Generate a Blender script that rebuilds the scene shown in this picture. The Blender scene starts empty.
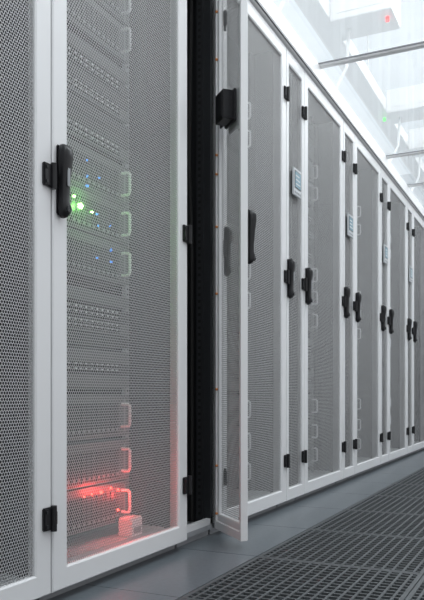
import bpy, bmesh, math, random
from mathutils import Vector, Matrix
random.seed(4)
S=bpy.context.scene
C=bpy.data
# ------------------------------------------------------------------ materials
def mat(name,col,rough=.5,metal=0,emit=None,es=0,spec=.5):
    m=C.materials.new(name); m.use_nodes=True
    b=m.node_tree.nodes['Principled BSDF']
    b.inputs['Base Color'].default_value=(*col,1); b.inputs['Roughness'].default_value=rough
    b.inputs['Metallic'].default_value=metal
    b.inputs['Specular IOR Level'].default_value=spec
    if emit: b.inputs['Emission Color'].default_value=(*emit,1); b.inputs['Emission Strength'].default_value=es
    return m
def noisy(m,scale,amt,base):
    nt=m.node_tree; b=nt.nodes['Principled BSDF']
    tc=nt.nodes.new('ShaderNodeTexCoord'); n=nt.nodes.new('ShaderNodeTexNoise'); n.inputs['Scale'].default_value=scale
    n.inputs['Detail'].default_value=4
    r=nt.nodes.new('ShaderNodeValToRGB')
    r.color_ramp.elements[0].position=.3; r.color_ramp.elements[1].position=.7
    r.color_ramp.elements[0].color=(*[c*(1-amt) for c in base],1); r.color_ramp.elements[1].color=(*[min(1,c*(1+amt)) for c in base],1)
    nt.links.new(tc.outputs['Object'],n.inputs['Vector']); nt.links.new(n.outputs['Fac'],r.inputs['Fac']); nt.links.new(r.outputs['Color'],b.inputs['Base Color'])
    return m
M={}
M['white']=mat('white_powdercoat',(.68,.685,.70),.38)
M['trim']=mat('trim_white',(.90,.905,.91),.35)
M['black']=mat('black_plastic',(.010,.010,.012),.36,spec=.35)
M['dark']=mat('dark_interior',(.010,.011,.013),.5)
M['post']=mat('rail_dark',(.022,.024,.027),.45,.3)
M['hole']=mat('hole_black',(.004,.004,.004),.8)
M['rail']=mat('mounting_rail',(.34,.35,.37),.35,.2)
M['server']=mat('server_front',(.055,.057,.060),.4,.2)
M['server2']=mat('server_front_light',(.15,.153,.16),.4,.2)
M['hand']=mat('server_handle_metal',(.9,.91,.93),.25,.0)
M['pin']=mat('port_light',(.72,.74,.76),.4)
M['plinth']=mat('plinth_grey',(.30,.31,.33),.5)
M['copper']=mat('copper_bolt',(.7,.3,.12),.3,.8)
M['screen']=mat('display_screen',(.10,.17,.21),.15,0,(.3,.48,.56),.22)
M['bezel']=mat('display_bezel',(.5,.52,.54),.3)
M['tile']=noisy(mat('floor_tile',(.15,.17,.19),.30),60,.10,(.115,.132,.148))
M['grate']=mat('grate_metal',(.085,.092,.098),.5,.2,spec=.4)
M['sub']=noisy(mat('subfloor',(.008,.009,.010),.9),6,.2,(.008,.009,.010))
M['ceil']=noisy(mat('ceiling_added_glow',(.8,.83,.86),.7,0,(.93,.97,1.0),.40),3,.03,(.78,.81,.84))  # plain white ceiling; emission added to brighten it, not a lit panel
M['wall']=noisy(mat('wall_paint',(.7,.73,.76),.7),3,.03,(.78,.81,.84))
M['lamp']=mat('lamp_diffuser',(.9,.9,.9),.5,0,(.96,.98,1.0),5)
M['red']=mat('led_red',(.8,.02,.02),.4,0,(1,.03,.02),20)
M['green']=mat('led_green',(.1,.8,.1),.4,0,(.2,1,.12),40)
M['blue']=mat('led_blue',(.1,.3,.8),.4,0,(.05,.25,.9),2.4)
M['rdot']=mat('dot_red',(.8,.02,.02),.4,0,(1,.05,.05),2)
M['gdot']=mat('dot_green',(.1,.8,.1),.4,0,(.15,.9,.2),1.2)
M['bar']=mat('roof_bar_alu',(.92,.93,.94),.35,.0)

def mesh_material():
    m=C.materials.new('perforated_steel'); m.use_nodes=True
    nt=m.node_tree; N=nt.nodes; L=nt.links; N.clear()
    out=N.new('ShaderNodeOutputMaterial'); mix=N.new('ShaderNodeMixShader'); tr=N.new('ShaderNodeBsdfTransparent')
    pb=N.new('ShaderNodeBsdfPrincipled'); pb.inputs['Base Color'].default_value=(.43,.433,.44,1); pb.inputs['Roughness'].default_value=.5; pb.inputs['Metallic'].default_value=.0
    tc=N.new('ShaderNodeTexCoord')
    P=.0098; r3=3**.5
    sc=N.new('ShaderNodeVectorMath'); sc.operation='MULTIPLY'; sc.inputs[1].default_value=(0,1/P,1/(P*r3)); L.new(tc.outputs['Object'],sc.inputs[0])
    ds=[]
    for off in (0,.5):
        a=N.new('ShaderNodeVectorMath'); a.operation='ADD'; a.inputs[1].default_value=(0,off+100,off+100); L.new(sc.outputs[0],a.inputs[0])
        f=N.new('ShaderNodeVectorMath'); f.operation='FRACTION'; L.new(a.outputs[0],f.inputs[0])
        s=N.new('ShaderNodeVectorMath'); s.operation='SUBTRACT'; s.inputs[1].default_value=(0,.5,.5); L.new(f.outputs[0],s.inputs[0])
        k=N.new('ShaderNodeVectorMath'); k.operation='MULTIPLY'; k.inputs[1].default_value=(0,1,r3); L.new(s.outputs[0],k.inputs[0])
        l=N.new('ShaderNodeVectorMath'); l.operation='LENGTH'; L.new(k.outputs[0],l.inputs[0]); ds.append(l.outputs['Value'])
    mn=N.new('ShaderNodeMath'); mn.operation='MINIMUM'; L.new(ds[0],mn.inputs[0]); L.new(ds[1],mn.inputs[1])
    lt=N.new('ShaderNodeMath'); lt.operation='LESS_THAN'; lt.inputs[1].default_value=.425; L.new(mn.outputs[0],lt.inputs[0])
    L.new(lt.outputs[0],mix.inputs[0]); L.new(pb.outputs[0],mix.inputs[1]); L.new(tr.outputs[0],mix.inputs[2]); L.new(mix.outputs[0],out.inputs[0])
    return m
M['mesh']=mesh_material()
def glass_material():
    m=C.materials.new('roof_polycarbonate'); m.use_nodes=True
    nt=m.node_tree; N=nt.nodes; L=nt.links; N.clear()
    out=N.new('ShaderNodeOutputMaterial'); tr=N.new('ShaderNodeBsdfTransparent'); tr.inputs[0].default_value=(.94,.975,.98,1)
    gl=N.new('ShaderNodeBsdfGlossy'); gl.inputs['Roughness'].default_value=.03
    tl=N.new('ShaderNodeBsdfTranslucent'); tl.inputs[0].default_value=(.92,.96,.97,1)
    fr=N.new('ShaderNodeLayerWeight'); fr.inputs[0].default_value=.5
    pw=N.new('ShaderNodeMath'); pw.operation='POWER'; pw.inputs[1].default_value=5; L.new(fr.outputs['Facing'],pw.inputs[0])
    ma=N.new('ShaderNodeMath'); ma.operation='MULTIPLY_ADD'; ma.inputs[1].default_value=.9; ma.inputs[2].default_value=.07; L.new(pw.outputs[0],ma.inputs[0])
    m1=N.new('ShaderNodeMixShader'); m1.inputs[0].default_value=.12; L.new(tr.outputs[0],m1.inputs[1]); L.new(tl.outputs[0],m1.inputs[2])
    m2=N.new('ShaderNodeMixShader'); L.new(ma.outputs[0],m2.inputs[0]); L.new(m1.outputs[0],m2.inputs[1]); L.new(gl.outputs[0],m2.inputs[2]); L.new(m2.outputs[0],out.inputs[0])
    return m
M['glass']=glass_material()

# ------------------------------------------------------------------ mesh builder
class MB:
    def __init__(s): s.v=[];s.f=[];s.m=[];s.mats=[]
    def mi(s,k):
        if k not in s.mats: s.mats.append(k)
        return s.mats.index(k)
    def add(s,vs,fs,k):
        o=len(s.v); s.v+=[tuple(v) for v in vs]; i=s.mi(k)
        for f in fs: s.f.append(tuple(o+a for a in f)); s.m.append(i)
    def box(s,x0,x1,y0,y1,z0,z1,k,b=0):
        if b<=0:
            vs=[(x,y,z) for x in(x0,x1) for y in(y0,y1) for z in(z0,z1)]
            s.add(vs,[(0,1,3,2),(4,6,7,5),(0,4,5,1),(2,3,7,6),(0,2,6,4),(1,5,7,3)],k)
        else:
            bm=bmesh.new(); r=bmesh.ops.create_cube(bm,size=1)
            for v in bm.verts: v.co=Vector(((x0+x1)/2+v.co.x*(x1-x0),(y0+y1)/2+v.co.y*(y1-y0),(z0+z1)/2+v.co.z*(z1-z0)))
            bmesh.ops.bevel(bm,geom=bm.edges[:],offset=b,segments=2,affect='EDGES')
            bm.verts.index_update()
            s.add([v.co[:] for v in bm.verts],[[v.index for v in f.verts] for f in bm.faces],k); bm.free()
    def loops(s,rings,k,close=False,caps=True):
        n=len(rings[0]); vs=[p for r in rings for p in r]; fs=[]
        R=len(rings); rng=R if close else R-1
        for i in range(rng):
            j=(i+1)%R
            for a in range(n):
                b=(a+1)%n; fs.append((i*n+a,i*n+b,j*n+b,j*n+a))
        if caps and not close: fs.append(tuple(range(n))[::-1]); fs.append(tuple((R-1)*n+a for a in range(n)))
        s.add(vs,fs,k)
    def tube(s,pts,r,k,n=8):
        pts=[Vector(p) for p in pts]; rings=[]
        for i,p in enumerate(pts):
            d=(pts[min(i+1,len(pts)-1)]-pts[max(i-1,0)]).normalized()
            up=Vector((0,1,0)) if abs(d.y)<.9 else Vector((1,0,0))
            a=d.cross(up).normalized(); b=d.cross(a)
            rings.append([tuple(p+r*(math.cos(t*2*math.pi/n)*a+math.sin(t*2*math.pi/n)*b)) for t in range(n)])
        s.loops(rings,k)
    def mesh(s,name,smooth=False):
        me=C.meshes.new(name); me.from_pydata(s.v,[],s.f)
        for k in s.mats: me.materials.append(M[k])
        me.polygons.foreach_set('material_index',s.m)
        bm=bmesh.new(); bm.from_mesh(me); bmesh.ops.recalc_face_normals(bm,faces=bm.faces[:])
        if smooth:
            for f in bm.faces: f.smooth=True
            for e in bm.edges: e.smooth = len(e.link_faces)==2 and e.calc_face_angle(0)<math.radians(42)
        bm.to_mesh(me); bm.free()
        me.update(); return me
def obj(name,me,parent=None,loc=(0,0,0),rz=0):
    o=C.objects.new(name,me); S.collection.objects.link(o); o.location=loc; o.rotation_euler=(0,0,rz)
    if parent: o.parent=parent
    return o
def empty(name,loc):
    o=C.objects.new(name,None); S.collection.objects.link(o); o.location=loc; o.empty_display_size=.1; return o

Z0,Z1=.035,2.425   # door bottom, top
def door_frame(W,fs,fb=.065,ft=.075):
    b=MB(); rings=[]
    prof=[(0,-.030),(0,-.004),(.06,0),(.92,0),(1,-.004),(1,-.022),(.93,-.024),(.55,-.024),(.5,-.030)]
    for t,x in prof:
        ins,ib,it=t*fs+.002,t*fb+.0,t*ft
        rings.append([(x,-W+ins,Z0+ib),(x,-ins,Z0+ib),(x,-ins,Z1-it),(x,-W+ins,Z1-it)])
    b.loops(rings,'white',close=True)
    return b
def door_panel(W,fs,fb=.065,ft=.075):
    b=MB()
    for x in(-.010,-.0116): b.add([(x,-W+fs,Z0+fb),(x,-fs,Z0+fb),(x,-fs,Z1-ft),(x,-W+fs,Z1-ft)],[(0,1,2,3)],'mesh')
    return b
def handle():
    b=MB()
    b.box(-.002,.008,-.016,.016,-.10,.10,'black',.004)
    rings=[]
    P=[(-.108,.006,.016,.008),(-.104,.013,.024,.006),(-.092,.018,.032,.006),(-.078,.019,.034,.006),(-.062,.016,.030,.006),(-.03,.0155,.030,.007),(.02,.018,.034,.007),(.06,.0205,.040,.007),(.08,.0205,.040,.007),(.094,.016,.034,.007),(.101,.008,.022,.006)]
    for z,hw,fx,bx in P:
        ring=[]
        for t in range(16):
            a=t*2*math.pi/16
            c,s_=math.cos(a),math.sin(a)
            cx=(fx+bx)/2; rx=(fx-bx)/2
            ring.append((cx+rx*math.copysign(abs(c)**.6,c),hw*math.copysign(abs(s_)**.6,s_),z))
        rings.append(ring)
    b.loops(rings,'black')
    b.box(.0325,.0355,-.006,.006,-.02,.040,'plinth',.001)
    rings=[[(x,.010*math.cos(t*math.pi/8),-.085+.010*math.sin(t*math.pi/8)) for t in range(16)] for x in(.03,.037)]
    b.loops(rings,'post')
    return b
def hinge():
    b=MB()
    b.box(-.002,.010,-.040,-.004,-.032,.032,'black',.003)
    b.box(-.002,.014,-.004,.014,-.020,.020,'black',.003)
    rings=[[(.012+.009*math.cos(t*math.pi/6),-.003+.009*math.sin(t*math.pi/6),z) for t in range(12)] for z in(-.036,.036)]
    b.loops(rings,'black')
    b.box(.009,.013,-.034,-.026,-.024,-.016,'post'); b.box(.009,.013,-.034,-.026,.016,.024,'post')
    return b
ME={}
ME['handle']=handle().mesh('handle_mesh',True)
ME['hinge']=hinge().mesh('hinge_mesh',True)
DEP=1.05
SH=-.028
def cabinet(W,inrow=False):
    b=MB(); x0,x1=-DEP,-.034; g=.003
    b.box(x0,x1,g,g+.004,.03,2.43,'dark'); b.box(x0,x1,W-g-.004,W-g,.03,2.43,'dark')
    b.box(x0,x0+.004,g,W-g,.03,2.43,'dark')
    b.box(x0,x1,g,W-g,2.415,2.43,'white')
    b.box(x0,x1,g,W-g,.03,.05,'plinth')
    b.box(x0,x1-.02,g+.004,W-g-.004,0,.03,'plinth')
    for ya,yb in((g,g+.022),(W-g-.022,W-g)):
        b.box(x1-.03,x1,ya,yb,.05,2.415,'post' if inrow else 'white')
    b.box(x1-.02,x1,g,W-g,.05,.075,'white'); b.box(x1-.02,x1,g,W-g,2.39,2.415,'white')
    if not inrow:
        for sy in(-1,1):
            yc=W/2+SH+sy*.2425
            b.box(-.165,-.150,yc-.012,yc+.012,.06,2.4,'rail')
            z=.075
            while z<2.38:
                b.box(-.1505,-.1495,yc-.004,yc+.004,z,z+.008,'hole'); z+=.0222
            yp=W/2+sy*(W/2-.05)
            b.box(-.22,-.17,yp-.03,yp+.03,.06,2.4,'dark',.004)
        # base tray and small sensor module
        b.box(-.6,-.066,.06,W-.06,.05,.092,'bezel',.004)
    else:
        for ya,yb,sg in((g+.004,g+.016,1),(W-g-.034,W-g-.022,-1)):
            b.box(x1-.062,x1-.03,ya,yb,.06,2.4,'post')
            z=.09
            while z<2.37:
                yy=yb if sg>0 else ya
                b.box(x1-.052,x1-.040,yy-.0006,yy+.0006,z,z+.012,'hole'); z+=.028
        b.box(-.9,-.22,.02,W-.02,.10,2.36,'dark',.006)
        z=.3
        while z<2.3:
            rings=[[(x,W/2+r*math.cos(t*math.pi/12),z+r*math.sin(t*math.pi/12)) for t in range(24)] for x,r in((-.22,.10),(-.205,.10),(-.205,.088),(-.216,.088))]
            b.loops(rings,'post')
            rings=[[(x,W/2+r*math.cos(t*math.pi/8),z+r*math.sin(t*math.pi/8)) for t in range(16)] for x,r in((-.22,.03),(-.207,.03))]
            b.loops(rings,'post'); z+=.27
        b.tube([(-.11,W-.05,.06),(-.11,W-.05,1.2),(-.12,W-.055,1.6),(-.11,W-.05,2.38)],.008,'hole')
    return b
def chandle(b,y,z,h=.08,d=.035,x=-.138,k='hand'):
    r=.010
    pts=[(x,y,z-h/2),(x+d-r,y,z-h/2)]
    for i in range(1,4):
        a=i*math.pi/6; pts.append((x+d-r+r*math.sin(a),y,z-h/2+r-r*math.cos(a)))
    for i in range(0,4):
        a=i*math.pi/6; pts.append((x+d-r+r*math.cos(a),y,z+h/2-r+r*math.sin(a)))
    pts+= [(x,y,z+h/2)]
    b.tube(pts,.0055,k,8)
def servers(W):
    b=MB(); yc=W/2+SH; a,c=yc-.235,yc+.235
    def unit(z0,h,k,light=False):
        b.box(-.90,-.150,yc-.22,yc+.22,z0+.001,z0+h-.002,'dark')
        b.box(-.150,-.138,a,c,z0+.0015,z0+h-.0015,k,.002)
    def big(z,h=.145):
        unit(z-h/2,h,'server2')
        for y in(yc-.205,yc+.187): chandle(b,y,z)
        n=12
        for i in range(n):
            y=yc-.175+i*.0285
            b.box(-.138,-.134,y,y+.024,z-h/2+.012,z+h/2-.03,'server',.001)
            b.box(-.1345,-.132,y+.006,y+.018,z-h/2+.022,z-h/2+.030,'rail')
        b.box(-.138,-.1355,yc+.200,yc+.208,z-.06,z+.06,'rail')
    def slim(z,h=.0445,ports=True,k='server'):
        unit(z,h,k)
        if ports:
            for row in(0,1):
                for i in range(24):
                    y=yc-.19+i*.0145+(i//6)*.006
                    b.box(-.1385,-.1365,y,y+.010,z+.008+row*.017,z+.018+row*.017,'hole')
                    if i%2==0: b.box(-.1385,-.134,y+.001,y+.009,z+.017+row*.017,z+.0225+row*.017,'pin')
    for z in(.212,.362,.523): big(z,.148)
    z=.62
    for i,p in enumerate((0,1,0,0,1,1,0)):
        slim(z,.0445,p,'server' if i%2 else 'server2') ; z+=.0445+(.012 if i%3==2 else .0)
    for z in(1.069,1.215,1.36): big(z,.142)
    z=1.45
    for i,p in enumerate((1,0,0,1,0,1,0)):
        slim(z,.0445,p,'server2' if i%3==0 else 'server'); z+=.0445+(.010 if i%3==2 else 0)
    for z in(1.88,2.02): big(z,.13)
    z=2.10
    for i in range(5): slim(z,.0445,i%2,'server'); z+=.0445
    return b
cache={}
def get(key,fn):
    if key not in cache: cache[key]=fn()
    return cache[key]
def put_handle(p,y,x=0): obj('door_handle',ME['handle'],p,(x,y,1.212))
def rack(y,W):
    p=empty('server_rack',(0,y,0)); w=round(W,3)
    obj('cabinet',get(('c',w),lambda:cabinet(W).mesh('rack_cabinet')),p)
    obj('servers',get(('s',w),lambda:servers(W).mesh('rack_servers')),p)
    d=obj('door_frame',get(('f',w),lambda:door_frame(W,.068).mesh('rack_door_frame')),p,(0,W,0))
    obj('perforated_panel',get(('m',w),lambda:door_panel(W,.068).mesh('rack_door_panel')),p,(0,W,0))
    put_handle(p,.030)
    for z in(.25,1.213,2.172): obj('hinge',ME['hinge'],p,(0,W-.004,z))
    return p
def display():
    b=MB()
    b.box(0,.012,-.062,.062,-.075,.075,'bezel',.003)
    b.box(.012,.0135,-.050,.050,-.035,.060,'black'); b.box(.0135,.0142,-.045,.045,-.030,.055,'screen')
    for i in range(3): b.box(.0142,.0146,-.038,.02+.008*i,.030-.022*i,.036-.022*i,'bezel')
    for i in range(4): b.box(.012,.014,-.045+i*.026,-.031+i*.026,-.062,-.052,'plinth')
    return b
def dispbox():
    b=MB(); b.box(-.070,-.014,-.055,.030,-.058,.058,'black',.003)
    b.box(-.026,-.013,-.062,.045,-.064,.064,'black',.003)
    b.box(-.072,-.069,-.04,.018,-.045,.045,'dark')
    for z in(-.045,.045): b.box(-.034,-.026,.025,.075,z-.008,z+.008,'black',.002)
    return b
ME['display']=display().mesh('display_mesh'); ME['dispbox']=dispbox().mesh('display_housing_mesh')
def cooler(y,W,ang=0):
    p=empty('in_row_cooling_unit',(0,y,0)); w=round(W,3)
    obj('cabinet',get(('cc',w),lambda:cabinet(W,True).mesh('cooler_cabinet')),p)
    h=C.objects.new('door',get(('fc',w),lambda:door_frame(W,.034).mesh('cooler_door_frame'))); S.collection.objects.link(h)
    h.parent=p; h.location=(0 if not ang else .004,W,0); h.rotation_euler=(0,0,ang)
    obj('perforated_panel',get(('mc',w),lambda:door_panel(W,.034).mesh('cooler_door_panel')),h)
    obj('display',ME['display'],h,(0,-W/2,1.745)); obj('display_housing',ME['dispbox'],h,(0,-W/2,1.745))
    obj('door_handle',ME['handle'],h,(0,-W+.020,1.212))
    for z in(.25,1.213,2.172): obj('hinge',ME['hinge'],h,(0,-.004,z))
    if ang:
        b=MB()
        for z in(.30,.62,1.02,1.30,1.52,1.60,2.0,2.2,.1):
            b.tube([(-.024,-.022,z),(-.034,-.022,z)],.005,'copper')
        for z in(.12,.6,1.1,1.62,2.1):
            b.tube([(-.024,-W+.02,z),(-.030,-W+.02,z)],.004,'post')
        obj('grounding_bolts',b.mesh('bolts'),h)
    return p

rack(-.289,.822); cooler(.535,.278)
rack(.815,.822)
R1=rack(1.640,.822)
cooler(2.465,.292,math.radians(46))
ys=2.762
for k in range(7):
    y=ys+1.107*k
    rack(y,.815); cooler(y+.817,.288)
YEND=ys+1.107*7

# LEDs in lit rack
b=MB()
def led(y,z,r,k,x=-.132):
    rings=[]
    for i in range(1,5):
        t=i*math.pi/5
        rings.append([(x-r*math.cos(t),y+r*math.sin(t)*math.cos(a*math.pi/4),z+r*math.sin(t)*math.sin(a*math.pi/4)) for a in range(8)])
    b.loops(rings,k)
def onserv(px,py,D=1.294+.132):
    s=888.3*D/(560-px)-.4834*D; z=.60+(394-py)/(560-px)*D/.9003
    return s-1.640,z
for px,py,k,r in [(80,206,'green',.011),(74,196,'green',.005),(92,212,'green',.0045),
  (87,176,'blue',.0045),(99,178,'blue',.004),(87,186,'blue',.005),(97,214,'blue',.004),(98,226,'blue',.004),(111,262,'blue',.0045),(97,258,'blue',.004),(111,250,'blue',.005),(87,160,'blue',.004),(110,226,'blue',.004),
  (101,492,'red',.006),(111,488,'red',.004),(92,494,'red',.004),(118,490,'red',.005),(118,510,'red',.004),(84,497,'red',.0035)]:
    y,z=onserv(px,py); led(y,z,r,k)
obj('status_leds',b.mesh('status_leds'),R1)
b=MB(); b.box(-.125,-.068,.525,.60,.092,.160,'trim',.004); b.box(-.0685,-.066,.54,.585,.105,.125,'plinth')
obj('sensor_module',b.mesh('sensor_module'),R1)
def plight(name,loc,col,e,r=.01,parent=None):
    l=C.lights.new(name,'POINT'); l.color=col; l.energy=e; l.shadow_soft_size=r
    o=C.objects.new(name,l); S.collection.objects.link(o); o.location=loc
    if parent: o.parent=parent
y,z=onserv(101,490); plight('red_alarm_light',(-.085,y,z),(1,.05,.04),1.3,.02,R1)
y,z=onserv(118,495); plight('red_alarm_light',(-.108,y,z),(1,.05,.04),.35,.015,R1)
y,z=onserv(80,205); plight('green_status_light',(-.10,y,z),(.25,1,.15),.8,.01,R1)

# ------------------------------------------------------------------ floor
b=MB(); T=.6; xs=[.284+T*i for i in range(-4,0)]+[1.484,2.084]
y0=2.47-T*8
for x in xs:
    for j in range(30):
        b.box(x+.0015,x+T-.0015,y0+j*T+.0015,y0+(j+1)*T-.0015,-.03,0,'tile')
obj('floor',b.mesh('floor'))
b=MB()
n=17
for x in(.284,.884):
    for j in range(30):
        ya=y0+j*T; e=.014
        xa=x+.0015; xb=x+T-.0015; yb=ya+T-.0015; ya+=.0015
        b.box(xa,xa+e,ya,yb,-.03,-.001,'grate'); b.box(xb-e,xb,ya,yb,-.03,-.001,'grate')
        b.box(xa+e,xb-e,ya,ya+e,-.03,-.001,'grate'); b.box(xa+e,xb-e,yb-e,yb,-.03,-.001,'grate')
        for i in range(1,n):
            q=i*T/n; w=.0042
            b.box(x+q-w,x+q+w,ya+e,yb-e,-.022,-.0015,'grate')
            b.box(xa+e,xb-e,ya+q-w,ya+q+w,-.022,-.002,'grate')
obj('floor_grating',b.mesh('floor_grating'))
b=MB(); b.box(-2.2,2.7,y0,y0+30*T,-.52,-.45,'sub'); obj('floor_plenum',b.mesh('subfloor'))

# ------------------------------------------------------------------ trims, roof
b=MB(); b.box(-.10,.016,-.9,YEND,2.433,2.545,'trim',.004); b.box(.010,.020,-.9,YEND,2.437,2.449,'plinth')
obj('trim_rack_top',b.mesh('trim'))
p=empty('containment_roof',(0,0,2.55))
b=MB(); b.add([(-.05,-.9,.003),(2.6,-.9,.003),(2.6,YEND,.003),(-.05,YEND,.003)],[(0,1,2,3)],'glass'); obj('roof_panels',b.mesh('roof_panels'),p)
b=MB()
for y in(.9,2.45,4.12,5.94,6.85,7.76,8.67,9.58):
    b.box(-.05,2.6,y-.022,y+.022,-.016,0,'bar',.003); b.box(-.05,2.6,y-.030,y-.022,-.006,0,'plinth')
obj('roof_bars',b.mesh('roof_bars'),p)
# ceiling and luminaires
b=MB(); b.box(-3.5,4.5,-3,12,4.2,4.3,'ceil'); obj('ceiling',b.mesh('ceiling'))
b=MB(); b.box(-3.6,-3.5,-3,12,-.52,4.3,'wall'); obj('wall_left',b.mesh('wall_left'))
b=MB(); b.box(-3.5,4.5,12,12.1,-.52,4.3,'wall'); obj('wall_back',b.mesh('wall_back'))
for x in(-1.6,1.1,2.9):
    for y in(-1.0,1.2,3.4,5.6,7.8,10.0):
        p=empty('ceiling_lamp',(x,y,4.2)); b=MB()
        b.box(-.16,.16,-.75,.75,-.06,0,'trim',.004); b.box(-.14,.14,-.73,.73,-.066,-.06,'lamp'); obj('housing',b.mesh('lamp_housing'),p)
# busbar trunking over rack row with boxes standing in for rack reflections in the roof
p=empty('busbar_trunking',(0,0,3.3))
b=MB(); b.box(-.35,-.20,-.9,11.5,0,.12,'trim',.004)
for y in(.5,3.5,6.5,9.5): b.tube([(-.275,y,.12),(-.275,y,.9)],.008,'bar')
obj('rail',b.mesh('busbar'),p)
b=MB()
for y in(1.9,4.0,5.2,7.07,8.2,9.6):
    b.box(-.20,.24,y-.16,y+.16,-.02,.20,'trim',.006); b.box(-.15,.18,y-.164,y-.16,.03,.15,'trim')
    b.tube([(-.1,y,.0),(-.12,y,-.3),(-.35,y,-.7),(-.4,y,-.86)],.012,'bar')
obj('rack_reflection_boxes',b.mesh('rack_reflection'),p)
b=MB()
for (x,y),k in(((.19,5.2),'rdot'),((-.24,7.07),'gdot')):
    rings=[[(x+.014*math.cos(t*math.pi/8),y-.05+.014*math.sin(t*math.pi/8),z) for t in range(16)] for z in(-.05,-.02)]
    b.loops(rings,k)
obj('colour_dots',b.mesh('dots'),p)  # emissive red and green dots below the boxes

# ------------------------------------------------------------------ light
w=C.worlds.new('World'); S.world=w; w.use_nodes=True
bg=w.node_tree.nodes['Background']; bg.inputs[0].default_value=(.97,.98,1,1); bg.inputs[1].default_value=.75
def area(name,loc,rot,sx,sy,e,col=(.98,.99,1)):
    l=C.lights.new(name,'AREA'); l.shape='RECTANGLE'; l.size=sx; l.size_y=sy; l.energy=e; l.color=col
    o=C.objects.new(name,l); S.collection.objects.link(o); o.location=loc; o.rotation_euler=rot
area('aisle_light',(1.3,4.5,4.0),(0,0,0),1.2,11,170)

cam=C.cameras.new('Camera'); co=C.objects.new('Camera',cam); S.collection.objects.link(co)
co.location=(1.294,0,.60); co.rotation_euler=(math.radians(90),0,math.atan(348/720))
cam.sensor_width=36; cam.sensor_fit='AUTO'; cam.lens=43.2; cam.shift_y=94/600; cam.clip_start=.01
S.camera=co
S.view_settings.view_transform='Standard'
